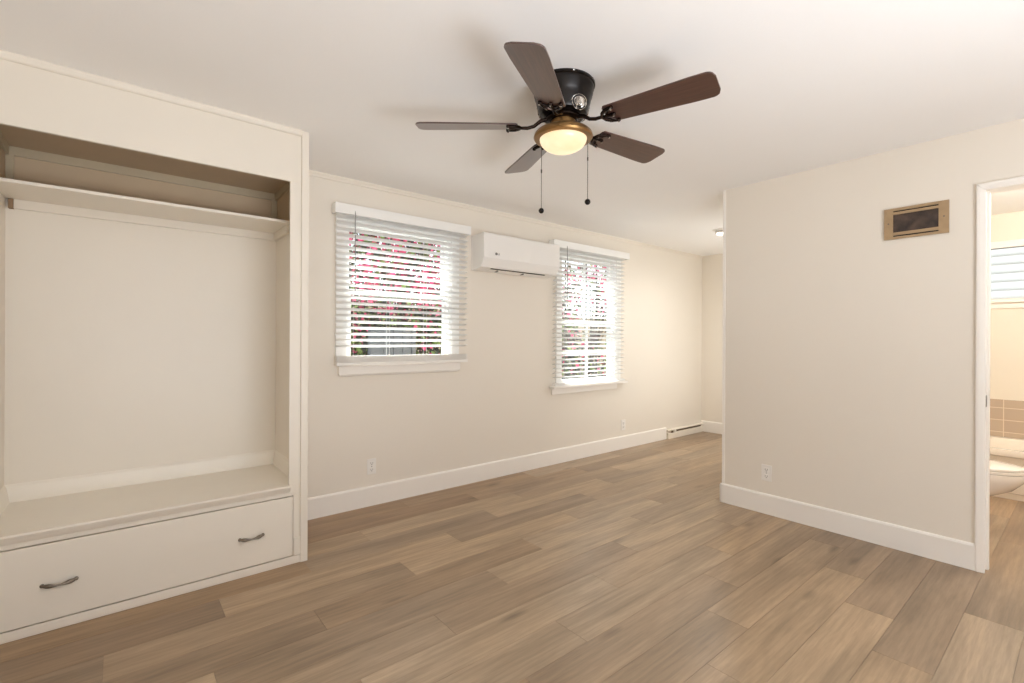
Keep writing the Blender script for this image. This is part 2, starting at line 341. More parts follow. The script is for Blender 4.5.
# ------------------------------------------------------------------ windows (structure) with frames, sashes, glass, stool
def make_window(name, label, op, meet, muntins, stool, apron_x, side_x):
    x0, x1, z0, z1 = op
    t = thing(name, label, 'window', (0, 0, 0), kind='structure')
    cw = .075
    part('casing', [(x0 - cw, x0 + .004, YW - .016, YW, z0 - .0, z1 + cw), (x1 - .004, x1 + cw, YW - .016, YW, z0, z1 + cw), (x0 + .004, x1 - .004, YW - .016, YW, z1 - .004, z1 + cw)], vinyl_m, t, .003)
    part('frame', [(x0, x0 + .02, YW, YW + T, z0, z1), (x1 - .02, x1, YW, YW + T, z0, z1), (x0 + .02, x1 - .02, YW, YW + T, z1 - .02, z1), (x0 + .02, x1 - .02, YW, YW + T, z0, z0 + .02)], vinyl_m, t, .002)
    a, b = x0 + .02, x1 - .02; s = .03
    zl, zh = z0 + .02, z1 - .02
    for nm, za, zb, yy in (('lower_sash', zl, meet + .02, YW + .03), ('upper_sash', meet - .02, zh, YW + .065)):
        bs = [(a, a + s, yy, yy + .032, za, zb), (b - s, b, yy, yy + .032, za, zb), (a + s, b - s, yy, yy + .032, za, za + s), (a + s, b - s, yy, yy + .032, zb - s, zb)]
        for kind, v in muntins:
            if kind == 'v': bs.append((v - .01, v + .01, yy + .004, yy + .028, za + s, zb - s))
            elif za + s < v < zb - s: bs.append((a + s, b - s, yy + .005, yy + .027, v - .01, v + .01))
        sh = part(nm, bs, vinyl_m, t, .002)
        part('pane', (a + s - .004, b - s + .004, yy + .014, yy + .018, za + s - .004, zb - s + .004), glass_m, sh)
    part('window_stool', stool, trim_m, t, .004)
    part('apron', (apron_x[0], apron_x[1], YW - .018, YW, stool[4] - apron_x[2], stool[4]), trim_m, t, .004)
    return t
make_window('window_1', 'left window behind a white blind with pink flowers outside', W1, 1.618, [], (1.232, 2.27, YW - .040, YW + .03, 1.002, 1.068), (1.24, 2.262, .012), None)
make_window('window_2', 'right window with divided panes behind a white blind', W2, 1.453, [('v', 3.965), ('h', 1.79), ('h', 1.127)], (3.355, 4.545, YW - .075, YW + .03, .772, .797), (3.385, 4.42, .062), None)

# ------------------------------------------------------------------ blinds
def make_blind(label, vx, sx, ztop, zbot, rail_h, cords, wand_x, group=None):
    t = thing('window_blind', label, 'blind', ((sx[0] + sx[1]) / 2, YW - .05, zbot))
    ya, yb = YW - .085, YW - .0175
    bm = bmesh.new()
    prism(bm, [(ya - .004, ztop - .070), (ya - .008, ztop - .055), (ya - .004, ztop - .016), (ya - .010, ztop - .004), (ya - .010, ztop), (ya + .008, ztop), (ya + .008, ztop - .07)],
          lambda a, b: (vx[0], a, b), lambda a, b: (vx[1], a, b))
    for xx in (vx[0], vx[1] - .01): bx(bm, xx, xx + .01, ya + .008, YW - .0165, ztop - .07, ztop)
    part('valance', bm, vinyl_m, t, smooth=True)
    part('headrail', (sx[0] + .01, sx[1] - .01, ya + .012, yb, ztop - .058, ztop - .008), vinyl_m, t, .002)
    ang = math.radians(18); bm = bmesh.new(); w = .0254; pitch = .0445; yc = YW - .050
    z = ztop - .085; n = 0
    while z > zbot + rail_h + .02:
        prof = []
        for i in range(7):                          # crowned slat, room edge tilted up
            s = -w + 2 * w * i / 6; c = .0022 * (1 - (s / w) ** 2)
            prof.append((s, c))
        pts = [(p[0], p[1] + .0013) for p in prof] + [(p[0], p[1] - .0013) for p in prof[::-1]]
        pts = [(yc + p[0] * math.cos(ang) + p[1] * math.sin(ang), z - p[0] * math.sin(ang) + p[1] * math.cos(ang)) for p in pts]
        prism(bm, pts, lambda a, b: (sx[0], a, b), lambda a, b: (sx[1], a, b)); z -= pitch; n += 1
    part('slats', bm, slat_m, t)
    bs = []
    if rail_h > .04:                                # slats gathered on the rail
        bs += [(sx[0], sx[1], yc - .024, yc + .024, zbot + .026 + i * .0075, zbot + .026 + i * .0075 + .0055) for i in range(int((rail_h - .028) / .0075))]
    bs.append((sx[0] - .002, sx[1] + .002, yc - .026, yc + .026, zbot, zbot + .024))
    part('bottom_rail', bs, slat_m if rail_h <= .04 else plastic_m, t, .0015)
    for cx in cords:
        for yy in (yc - .0262, yc + .0262):
            bm = bmesh.new(); tube(bm, [(cx, yy, ztop - .06), (cx, yy, zbot + .01)], .0009, 5); part('ladder_cord', bm, vinyl_m, t)
    bm = bmesh.new(); tube(bm, [(wand_x, ya - .014, ztop - .06), (wand_x, ya - .016, ztop - .62)], .0035, 8); tube(bm, [(wand_x, ya - .014, ztop - .045), (wand_x, ya - .014, ztop - .07)], .0018, 6)
    part('wand', bm, grey_clear_m, t)
    for cx in cords: part('cord_clip', (cx - .006, cx + .006, yc - .0275, yc - .026, zbot + rail_h - .012, zbot + rail_h), plastic_m, t)
    return t
grey_clear_m = mat('translucent_grey_wand', (150, 150, 148), .25, var=.05)
make_blind('wide white slatted blind between closet and air conditioner, slats gathered at its foot', (1.182, 2.338), (1.203, 2.318), 2.232, 1.071, .078, (1.32, 1.60, 1.92, 2.20), 1.322)
make_blind('tall narrow white slatted blind beyond the air conditioner, reaching lower', (3.335, 4.545), (3.375, 4.487), 2.262, .798, .03, (3.50, 3.80, 4.12, 4.37), 3.512)

# ------------------------------------------------------------------ mini-split air conditioner
t = thing('air_conditioner', 'white wall-mounted air conditioner between the two windows', 'air conditioner', (2.85, YW, 1.873))
bm = bmesh.new(); prof = [(0, 2.178), (-.19, 2.182), (-.200, 2.170), (-.200, 1.968), (-.150, 1.888), (-.05, 1.874), (0, 1.874)]
prism(bm, prof, lambda a, b: (2.40, YW + a, b), lambda a, b: (3.302, YW + a, b)); part('body', bm, ac_m, t, .004)
bm = bmesh.new(); prism(bm, [(-.190, 1.950), (-.194, 1.956), (-.158, 1.898), (-.153, 1.893), (-.150, 1.896)], lambda a, b: (2.412, YW + a, b - .004), lambda a, b: (3.29, YW + a, b - .004))
part('lower_panel', bm, ac_m, t)
part('outlet_slot', (2.52, 3.16, YW - .143, YW - .128, 1.880, 1.8865), dark_m, t)
bm = bmesh.new(); prism(bm, [(-.128, 1.884), (-.128, 1.880), (-.070, 1.866), (-.066, 1.871)], lambda a, b: (2.52, YW + a, b), lambda a, b: (3.16, YW + a, b))
v = part('air_vane', bm, ac_m, t, .001)
for xx in (2.60, 2.90): part('vane_clip', (xx, xx + .012, YW - .12, YW - .08, 1.866, 1.878), grey_m, v)
bm = bmesh.new(); tube(bm, [(2.528, YW - .2005, 2.006), (2.528, YW - .2025, 2.006)], .0115, 16); bx(bm, 2.543, 2.552, YW - .2015, YW - .2, 1.998, 2.000); bx(bm, 2.543, 2.545, YW - .2015, YW - .2, 1.998, 2.014)
bx(bm, 2.556, 2.565, YW - .2015, YW - .2, 1.998, 2.000); bx(bm, 2.556, 2.558, YW - .2015, YW - .2, 1.998, 2.014); bx(bm, 2.556, 2.565, YW - .2015, YW - .2, 2.012, 2.014); bx(bm, 2.563, 2.565, YW - .2015, YW - .2, 1.998, 2.006)
tag(part('logo', bm, grey_m, t), 'small grey round logo with letters')

# ------------------------------------------------------------------ outlets
def outlet(label, pos, axis, w=.072, h=.118):
    t = thing('wall_outlet', label, 'outlet', pos)
    def P(nm, a0, a1, z0, z1, d0, d1, mt, par, bev=0):      # a along wall, d out from wall
        if axis == 'y': b = (pos[0] + a0, pos[0] + a1, pos[1] - d1, pos[1] - d0, pos[2] + z0, pos[2] + z1)
        else: b = (pos[0] - d1, pos[0] - d0, pos[1] + a0, pos[1] + a1, pos[2] + z0, pos[2] + z1)
        return b
    part('cover_plate', P('', -w / 2, w / 2, -h / 2, h / 2, 0, .006, None, None), plastic_m, t, .003)
    for zc in (.024, -.024):
        r = part('receptacle', P('', -.017, .017, zc - .015, zc + .015, .006, .0085, None, None), plastic_m, t, .003)
        for q in ((-.009, -.006, -.004, .008), (.006, .009, -.004, .008), (-.003, .003, -.012, -.006)): part('slot', P('', q[0], q[1], zc + q[2], zc + q[3], .0085, .009, None, None), grey_m, r)
    part('screw', P('', -.003, .003, -.003, .003, .006, .0075, None, None), grey_m, t)
outlet('white outlet below the wider blind, near the closet', (1.493, YW, .296), 'y')
outlet('white outlet low on the wall past the taller blind', (4.555, YW, .276), 'y', .08, .12)
outlet('white outlet low on the partition wall', (XP, 1.524, .298), 'x')

# ------------------------------------------------------------------ baseboard register in the far corner
t = thing('floor_register', 'cream baseboard heat register with a dark slot in far corner', 'register', (5.86, YW, 0))
bm = bmesh.new(); prism(bm, [(0, 0), (-.035, 0), (-.035, .062), (-.028, .072), (-.010, .076), (-.010, .095), (-.030, .098), (-.034, .105), (-.026, .114), (0, .118)],
                        lambda a, b: (5.44, YW + a, b), lambda a, b: (6.295, YW + a, b)); part('housing', bm, closet_m, t, smooth=False)
part('slot_opening', (5.66, 6.24, YW - .030, YW - .011, .082, .095), slot_m, t)
part('valve_hole', (5.50, 5.55, YW - .037, YW - .034, .074, .100), slot_m, t)
part('damper_tab', (5.565, 5.60, YW - .045, YW - .034, .074, .112), plastic_m, t, .003)

# ------------------------------------------------------------------ wall grille on partition
t = thing('wall_grille', 'tan metal grille with dark mesh high on the partition', 'vent', (XP, .682, 1.98))
gy0, gy1, gz0, gz1 = .532, .832, 1.889, 2.076
iy0, iy1 = .577, .788
bs = [(XP - .012, XP, gy0, iy0, gz0, gz1), (XP - .012, XP, iy1, gy1, gz0, gz1), (XP - .012, XP, iy0, iy1, 2.060, gz1), (XP - .012, XP, iy0, iy1, gz0, 1.903),
      (XP - .011, XP, iy0, iy1, 2.037, 2.053), (XP - .011, XP, iy0, iy1, 1.911, 1.929)]
part('faceplate', bs, tan_m, t)
part('slot', (XP - .004, XP - .001, iy0, iy1, 2.053, 2.060), dark_m, t); part('slot', (XP - .004, XP - .001, iy0, iy1, 1.903, 1.911), dark_m, t)
part('mesh_screen', (XP - .005, XP - .002, iy0, iy1, 1.929, 2.037), mesh_m, t)
for yy in (.553, .810):
    bm = bmesh.new(); tube(bm, [(XP - .0115, yy, 1.985), (XP - .0145, yy, 1.985)], .0045, 10); part('screw', bm, pewter_m, t)

# ------------------------------------------------------------------ bathroom doorway
t = thing('door_1', 'white cased bathroom doorway without a visible door', 'doorway', (XP, DY1, 0), kind='structure')
def casing_bm():
    bm = bmesh.new(); w = .040
    prof = [(0, 0), (0, .010), (.006, .014), (.024, .018), (.035, .018), (w, .014), (w, 0)]
    y = DY1 - .004
    for pts in ([(y, 0)], [(DY0 + .004, 0)]):
        sgn = 1 if pts[0][0] > 0 else -1
        prism(bm, prof, lambda a, b: (XP - b, pts[0][0] + sgn * a, 0), lambda a, b: (XP - b, pts[0][0] + sgn * a, DZ - .006 + a))
    prism(bm, prof, lambda a, b: (XP - b, DY0 + .004 - a, DZ - .004 + a), lambda a, b: (XP - b, y + a, DZ - .004 + a))
    return bm
part('casing', casing_bm(), trim_m, t)
part('jamb', [(XP - .001, XP + T + .01, DY1, DY1 + .012, 0, DZ + .012), (XP - .001, XP + T + .01, DY0 - .012, DY0, 0, DZ + .012), (XP - .001, XP + T + .01, DY0, DY1, DZ, DZ + .012),
              (XP + .055, XP + .090, DY1 - .012, DY1, 0, DZ), (XP + .055, XP + .085, DY0, DY0 + .010, 0, DZ)], trim_m, t)
part('strike_plate', (XP + .006, XP + .046, DY1 - .005, DY1 + .0005, .905, .968), pewter_m, t, .002)

# bathroom shell
XB0 = XP + T
struct('wall_north', [(XB, XB + .03, YR, 1.05, -.05, 1.66), (XB, XB + .03, YR, 1.05, 2.13, H), (XB, XB + .03, .95, 1.05, 1.66, 2.13), (XB, XB + .03, YR, .05, 1.66, 2.13)], bath_m, 'warm cream bathroom wall above the tub', 'wall')
struct('wall_east', (XB0, XB, 1.05, 1.15, -.05, H), bath_m, 'bathroom side wall behind the toilet', 'wall')
struct('wall_west', (XB0, XB, -1.3, -1.2, -.05, H), bath_m, 'bathroom side wall out of sight on the right', 'wall')
struct('trim_3', (XB - .010, XB, -.55, 1.05, .385, .735), tile_m, 'band of square beige wall tiles above the tub', 'tile')
t = thing('window_3', 'small frosted bathroom window seen through the doorway', 'window', (XB, .5, 1.66), kind='structure')
part('casing', [(XB - .016, XB, -.01, 1.01, 2.125, 2.185), (XB - .016, XB, -.01, .05, 1.66, 2.125), (XB - .016, XB, .95, 1.01, 1.66, 2.125), (XB - .045, XB + .02, -.02, 1.02, 1.622, 1.652), (XB - .016, XB, 0, 1.0, 1.57, 1.622)], trim_m, t, .003)
part('head_channel', (XB - .004, XB + .012, .05, .95, 2.118, 2.130), grey_m, t)
for i in range(6):
    z = 1.655 + i * .079
    bm = bmesh.new(); prism(bm, [(XB + .024, z + .085), (XB + .020, z + .086), (XB + .004, z), (XB + .008, z - .001)], lambda a, b: (a, .05, b), lambda a, b: (a, .95, b))
    part('louver_pane', bm, frost_m, t)

# bathtub
t = thing('bathtub', 'white alcove bathtub below the beige tiles', 'bathtub', (5.88, .25, 0))
def tub_bm():
    bm = bmesh.new(); x0, x1, ya, yb = 5.515, XB - .012, -.49, 1.045
    def loop(ix, iy, z, r, n=6):
        pts = []; X0, X1, Y0, Y1 = x0 + ix, x1 - ix, ya + iy, yb - iy
        for cx, cy, a0 in ((X1 - r, Y1 - r, 0), (X0 + r, Y1 - r, 90), (X0 + r, Y0 + r, 180), (X1 - r, Y0 + r, 270)):
            for k in range(n + 1):
                a = math.radians(a0 + 90 * k / n); pts.append(bm.verts.new((cx + r * math.cos(a), cy + r * math.sin(a), z)))
        return pts
    L = [loop(.03, .0, 0, .004), loop(.03, .0, .045, .004), loop(.018, 0, .052, .004), loop(.018, 0, .335, .004), loop(0, 0, .345, .006), loop(0, 0, .388, .008), loop(.006, .006, .396, .01), loop(.07, .08, .394, .09), loop(.085, .095, .375, .10), loop(.13, .17, .10, .14), loop(.19, .25, .07, .12)]
    for A, B in zip(L, L[1:]):
        n = len(A)
        for i in range(n): bm.faces.new((A[i], A[(i + 1) % n], B[(i + 1) % n], B[i]))
    bm.faces.new(L[0]); bm.faces.new(L[-1]); return bm
part('tub_shell', tub_bm(), tub_m, t, smooth=True)
bm = bmesh.new(); lathe(bm, [(0, .0735), (.025, .0735), (.025, .070)], 20, 5.88, .62); part('drain', bm, chrome_m, t)

# toilet
t = thing('toilet', 'white toilet bowl poking out past the door jamb', 'toilet', (4.62, .66, 0))
def loft(secs, n=36):      # secs: (cy, ry_front, ry_back, rx, z)
    bm = bmesh.new(); R = []
    for cy, rf, rb, rx, z in secs:
        ring = []
        for i in range(n):
            a = 2 * PI * i / n; s = math.sin(a); ring.append(bm.verts.new((4.62 + rx * math.cos(a), cy + (rb if s > 0 else rf) * s, z)))
        R.append(ring)
    for A, B in zip(R, R[1:]):
        for i in range(n): bm.faces.new((A[i], A[(i + 1) % n], B[(i + 1) % n], B[i]))
    bm.faces.new(R[0]); bm.faces.new(R[-1]); return bm
part('bowl', loft([(.74, .16, .22, .115, 0), (.74, .15, .22, .105, .03), (.74, .14, .2, .098, .10), (.72, .16, .2, .105, .16), (.66, .21, .24, .135, .21), (.60, .255, .26, .165, .27), (.575, .282, .25, .182, .33), (.57, .288, .24, .186, .365), (.57, .284, .24, .184, .385)]), porcelain_m, t, smooth=True)
part('seat', loft([(.57, .278, .235, .182, .386), (.57, .285, .235, .188, .390), (.57, .285, .235, .188, .403), (.57, .280, .232, .184, .407)]), porcelain_m, t, smooth=True)
part('lid', loft([(.57, .276, .235, .180, .408), (.57, .283, .235, .186, .412), (.57, .281, .235, .185, .424), (.57, .24, .22, .16, .433), (.57, .14, .14, .1, .437)]), porcelain_m, t, smooth=True)
part('tank', (4.40, 4.84, .835, 1.035, .37, .74), porcelain_m, t, .025, seg=4)
part('tank_lid', (4.39, 4.85, .825, 1.04, .74, .775), porcelain_m, t, .012, seg=3)
part('flush_lever', (4.44, 4.50, .820, .834, .68, .695), chrome_m, t, .003)

# bathroom lamp (lights that room)
t = thing('bathroom_light', 'round ceiling lamp inside the bathroom, out of direct view', 'lamp', (4.9, -.3, H))
bm = bmesh.new(); lathe(bm, [(.15, H), (.15, H - .02), (.14, H - .025)], 32, 4.9, -.3); part('base', bm, trim_m, t, smooth=True)
bm = bmesh.new(); lathe(bm, [(.135, H - .025), (.12, H - .055), (.07, H - .08), (0, H - .088)], 32, 4.9, -.3); part('diffuser', bm, shade_lamp_m, t, smooth=True)
light('bathroom_lamp_light', 'POINT', (4.9, -.3, H - .16), 56, (1.0, .98, .96), shadow_soft_size=.1)

# downlight in the alcove
t = thing('downlight', 'small white ceiling spotlight peeping past the partition edge', 'downlight', (4.944, 2.534, H))
dx, dy = 4.944, 2.534
bm = bmesh.new(); lathe(bm, [(.075, H - .0002), (.078, H - .006), (.06, H - .010), (.055, H - .004)], 32, dx, dy); part('trim_ring', bm, trim_m, t, smooth=True)
bm = bmesh.new(); lathe(bm, [(.05, H - .004), (.052, H - .03), (.046, H - .034), (.04, H - .028)], 32, dx, dy); part('gimbal', bm, chrome_m, t, smooth=True)
bm = bmesh.new(); lathe(bm, [(.036, H - .030), (.038, H - .040), (.030, H - .052), (.015, H - .058), (0, H - .060)], 32, dx, dy); part('lens', bm, shade_lamp_m, t, smooth=True)
light('downlight_beam', 'SPOT', (dx, dy, H - .075), 34, (1.0, .98, .92), (dx, dy, 0), spot_size=math.radians(172), spot_blend=1.0, shadow_soft_size=.05)

# ------------------------------------------------------------------ built-in closet
cx0, cx1 = -.432, .803    # interior
OL, OR_ = -.40, .742     # opening
t = thing('built_in_closet', 'ivory built-in open closet with shelf, bench and wide drawer', 'closet', (.15, YC, 0))
ft = .02
zo = 2.146                # opening head
part('header_panel', (XL, .800, YC, YC + ft, zo, H), closet_m, t, .0015)
part('stile', [(OR_, .800, YC, YC + ft, .385, zo), (.765, .800, YC, YC + ft, .0, .385)], closet_m, t, .0015); part('stile', (XL, OL, YC, YC + ft, 0, zo), closet_m, t, .0015)
part('end_post', [(.800, .840, YC - .012, YC + .03, 0, H)], closet_m, t, .003)
part('end_panel', [(.826, .840, YC + .03, YW, 0, H)], wall_m, t)
part('toe_board', [(XL, .840, YC - .006, YC + .014, 0, .0435)], closet_m, t, .004)
part('post_block', [(.768, .800, YC - .008, YC, .046, .145)], closet_m, t, .002)
bm = bmesh.new(); prism(bm, [(0, 0), (-.02, 0), (-.02, -.010), (-.012, -.024), (-.006, -.030), (0, -.03)], lambda a, b: (XL, YC + a, H + b), lambda a, b: (.800, YC + a, H + b)); part('top_moulding', bm, closet_m, t)
# interior
part('inner_wall', [(cx1, .826, YC + ft, 3.425, 0, 1.953), (cx0 - .02, cx0, YC + ft, 3.425, 0, 1.953), (cx0 - .02, .826, 3.425, 3.445, 0, 1.953)], closet_m, t)
tag(part('upper_inner_wall', [(cx1, .826, YC + ft, 3.425, 1.953, 2.23), (cx0 - .02, cx0, YC + ft, 3.425, 1.953, 2.23), (cx0 - .02, .826, 3.425, 3.445, 1.953, 2.23)], shadedtan_m, t), 'tan paint above the shelf, shade included in its colour')
part('inner_ceiling', (cx0 - .02, .826, YC + ft, 3.445, 2.212, 2.232), shadedtan_m, t)
part('inner_moulding', [(cx0, cx1, 3.41, 3.425, 2.168, 2.212), (cx1 - .014, cx1, YC + ft, 3.41, 2.168, 2.212), (cx0, cx0 + .014, YC + ft, 3.41, 2.168, 2.212), (cx1 - .03, cx1, 3.405, 3.425, 1.985, 2.168), (cx0, cx0 + .03, 3.405, 3.425, 1.985, 2.168)], shadedtrim_m, t, .002)
part('shelf', [(cx0, cx1, 3.05, 3.425, 1.951, 1.967)], closet_m, t, .002)
cl = part('shelf_cleat', [(cx0 + .030, cx1, 3.405, 3.425, 1.905, 1.951), (cx1 - .02, cx1, 3.10, 3.405, 1.905, 1.951)], closet_m, t, .002)
part('cleat_end', (cx0 + .012, cx0 + .030, 3.395, 3.425, 1.903, 1.9495), rawwood_m, t, .001)
part('bench_seat', [(cx0, cx1, YC + ft, 3.425, .405, .446), (OL - .02, OR_, YC - .004, YC + ft, .405, .446)], bench_m, t, .002)
bm = bmesh.new(); prism(bm, [(-.004, .405), (-.012, .408), (-.016, .418), (-.022, .426), (-.026, .440), (-.02, .447), (-.004, .447)], lambda a, b: (OL - .02, YC + a, b), lambda a, b: (.745, YC + a, b)); part('bench_nosing', bm, closet_m, t, smooth=True)
part('under_nosing_rail', [(OL - .02, .765, YC - .003, YC + ft, .384, .405)], closet_m, t, .001)
bm = bmesh.new()
for pr in (lambda a, b, e: ((cx0, cx1)[e], 3.425 - a, .446 + b), lambda a, b, e: (cx1 - a, (YC + ft, 3.425)[e], .446 + b), lambda a, b, e: (cx0 + a, (YC + ft, 3.425)[e], .446 + b)):
    prism(bm, [(0, 0), (.020, 0), (.016, .03), (.008, .075), (0, .088)], lambda a, b: pr(a, b, 0), lambda a, b: pr(a, b, 1))
part('bench_back_trim', bm, bench_m, t)
part('drawer_box', [(OL, .75, YC + .016, YC + .5, .06, .37)], closet_m, t)
d = part('drawer', [(OL - .06, .7605, YC - .010, YC + .012, .0505, .3795)], closet_m, t, .002)
def handle(x0, x1, z):
    bm = bmesh.new(); n = 20; L = x1 - x0
    pts = []; rs = []
    for i in range(n + 1):
        s = i / n; pts.append((x0 + L * s, YC - .012 - .022 * math.sin(PI * s) ** .8, z - .004 * math.sin(PI * s))); rs.append(.0042 + .0052 * (math.exp(-((s - .2) / .15) ** 2) + math.exp(-((s - .8) / .15) ** 2)))
    tube(bm, pts, rs, 10)
    for xx in (x0 + .004, x1 - .004): ball(bm, (xx, YC - .014, z), .0085, 10)
    return part('handle', bm, pewter_m, d, smooth=True)
handle(-.250, -.134, .205); handle(.494, .612, .207)

# ------------------------------------------------------------------ ceiling fan
FX, FY = 1.585, 1.563
fan = thing('ceiling_fan', 'five-blade dark walnut ceiling fan with a lit bowl light', 'ceiling fan', (FX, FY, H))
bm = bmesh.new(); lathe(bm, [(.142, H), (.145, H - .004), (.145, H - .012), (.139, H - .016), (.139, H - .03), (.136, H - .034), (.136, H - .046), (.133, H - .050), (.132, H - .062), (.128, H - .066), (.124, H - .09), (.120, H - .105), (.116, H - .115), (.115, H - .128), (.108, H - .141), (.088, H - .148), (.05, H - .149)], 56, FX, FY)
hs = part('motor_housing', bm, bronze_m, fan, smooth=True)
for i in range(8):
    a = 2 * PI * i / 8 + .3; bm = bmesh.new(); ball(bm, (FX + .1465 * math.cos(a), FY + .1465 * math.sin(a), H - .008), .0035, 8); part('screw', bm, chrome_m, hs)
def hr(z):      # housing radius at depth z below the ceiling
    for (ra, za), (rb, zb) in zip(((.128, .066), (.124, .09), (.120, .105), (.116, .115), (.115, .128)), ((.124, .09), (.120, .105), (.116, .115), (.115, .128), (.108, .141))):
        if za <= z <= zb: return ra + (rb - ra) * (z - za) / (zb - za)
    return .128 if z < .066 else .102
for i in range(5):      # openwork vent ovals low on the housing
    bm = bmesh.new(); a0 = math.radians(-147 + 51 + 72 * i); zc = .122
    for k in (1, .72):
        pts = []
        for j in range(21):
            th = 2 * PI * j / 20; zz = zc + .028 * k * math.sin(th); aa = a0 + .36 * k * math.cos(th); rr = hr(zz) + .001
            pts.append((FX + rr * math.cos(aa), FY + rr * math.sin(aa), H - zz))
        tube(bm, pts, .0022, 6)
    for j in range(-3, 4):
        pts = []
        for e in (-1, -.5, 0, .5, 1):
            zz = zc + e * .020 * math.sqrt(1 - (j / 4) ** 2); aa = a0 + j * .062 + .02 * e; rr = hr(zz) + .001
            pts.append((FX + rr * math.cos(aa), FY + rr * math.sin(aa), H - zz))
        tube(bm, pts, .0022, 5)
    tag(part('vent_ornament', bm, chrome_m, hs, smooth=True), 'silvery openwork oval low on the housing')
bm = bmesh.new(); lathe(bm, [(.080, H - .149), (.083, H - .153), (.083, H - .163), (.070, H - .168), (.056, H - .169)], 40, FX, FY)
part('flywheel', bm, rod_m, fan, smooth=True)
bm = bmesh.new()
lathe(bm, [(.057, H - .169), (.057, H - .200), (.064, H - .206), (.10, H - .211), (.122, H - .218), (.133, H - .229), (.136, H - .242), (.131, H - .250), (.110, H - .252), (.108, H - .243)], 56, FX, FY)
lk = part('light_kit', bm, brass_m, fan, smooth=True)
bm = bmesh.new(); lathe(bm, [(.106, H - .242)] + [(.108 * math.cos(a), H - .250 - .060 * math.sin(a)) for a in [PI / 2 * i / 12 for i in range(12)]] + [(0, H - .310)], 56, FX, FY)
tag(part('glass_bowl', bm, bowl_m, fan, smooth=True), 'glowing warm opal glass bowl')
# blades, modelled along +x about the fan centre, then turned
ZB = -.190
def blade_bm():
    bm = bmesh.new(); L0, L1 = .212, .674; n = 60; top = []
    def hw(s):
        return .056 + .018 * min(1, s / .8)
    pts = []
    rc = .034
    xs = [L0 + (L1 - L0) * i / n for i in range(n + 1)]
    out = []
    for x in xs:
        s = (x - L0) / (L1 - L0); w = hw(s)
        d = L1 - x
        if d < rc: w = w - rc + math.sqrt(max(0, rc * rc - (rc - d) ** 2))
        d0 = x - L0
        if d0 < .012: w -= .012 - math.sqrt(max(0, .012 ** 2 - (.012 - d0) ** 2))
        out.append((x, w))
    poly = [(x, w) for x, w in out] + [(x, -w) for x, w in out[::-1]]
    prism(bm, poly, lambda a, b: (a, b, -.0035), lambda a, b: (a, b, .0035)); return bm
def iron_bm():
    bm = bmesh.new()
    tube(bm, [(.075, 0, .030), (.105, 0, .022), (.135, 0, .000), (.165, 0, -.008), (.200, 0, -.0075)], [.010, .009, .008, .008, .007], 10)
    for s in (-1, 1):     # curved claw plate around an open middle
        tube(bm, [(.195, 0, -.008), (.205, s * .022, -.008), (.222, s * .036, -.008), (.245, s * .044, -.008), (.262, s * .047, -.007)], [.007, .008, .009, .008, .006], 8)
        tube(bm, [(.200, 0, -.008), (.222, s * .010, -.008), (.245, s * .040, -.008)], .0035, 6)
        ball(bm, (.255, s * .045, -.009), .009, 10)
    tube(bm, [(.200, 0, -.008), (.228, 0, -.008), (.245, 0, -.007)], [.006, .006, .009], 8)
    ball(bm, (.250, 0, -.009), .009, 10)
    return bm
def screw_bm(p):
    bm = bmesh.new(); lathe(bm, [(.0045, -.0170), (.0045, -.0195), (0, -.0205)], 10, *p); return bm
pitch_ang = math.radians(-12)       # the counter-clockwise edge hangs lower
first = None
for i, deg in enumerate((-147.0, -74.9, -3.8, 69.6, 141.2)):
    R = Matrix.Translation((0, 0, ZB)) @ Matrix.Rotation(math.radians(-1.0), 4, Vector((math.sin(math.radians(-147)), -math.cos(math.radians(-147)), 0))) @ Matrix.Rotation(math.radians(deg), 4, 'Z') @ Matrix.Rotation(pitch_ang, 4, 'X')
    if first is None:
        b = obj('blade', blade_bm(), blade_m, fan, .0015); ir = obj('blade_arm', iron_bm(), rod_m, b, smooth=True); sc = [obj('arm_screw', screw_bm(p), chrome_m, b) for p in ((.255, .045), (.255, -.045), (.250, 0))]
        first = (b, ir, *sc)
    else:
        b = first[0].copy(); C.objects.link(b); b.parent = fan
        for q in first[1:]:
            c = q.copy(); C.objects.link(c); c.parent = b
    b.matrix_local = R
# pull chains
def chain(x, y, ztop, zmid, zbot, r, nm):
    bm = bmesh.new(); tube(bm, [(x, y, ztop), (x, y, zbot)], .0013, 6); tube(bm, [(x, y, zmid + .008), (x, y, zmid - .008)], .0032, 8)
    n = int((ztop - zbot) / .008)
    for i in range(n): ball(bm, (x, y, ztop - i * .008), .0018, 6)
    c = part('pull_chain', bm, chain_m, fan)
    bm = bmesh.new(); ball(bm, (x, y, zbot - r), r, 18); part('pull_knob', bm, bronze_m, c, smooth=True)
chain(1.678, 1.495, H - .247, 2.103, 1.918, .0138, 'light')
chain(1.560, 1.682, H - .236, 2.070, 1.894, .0130, 'fan')

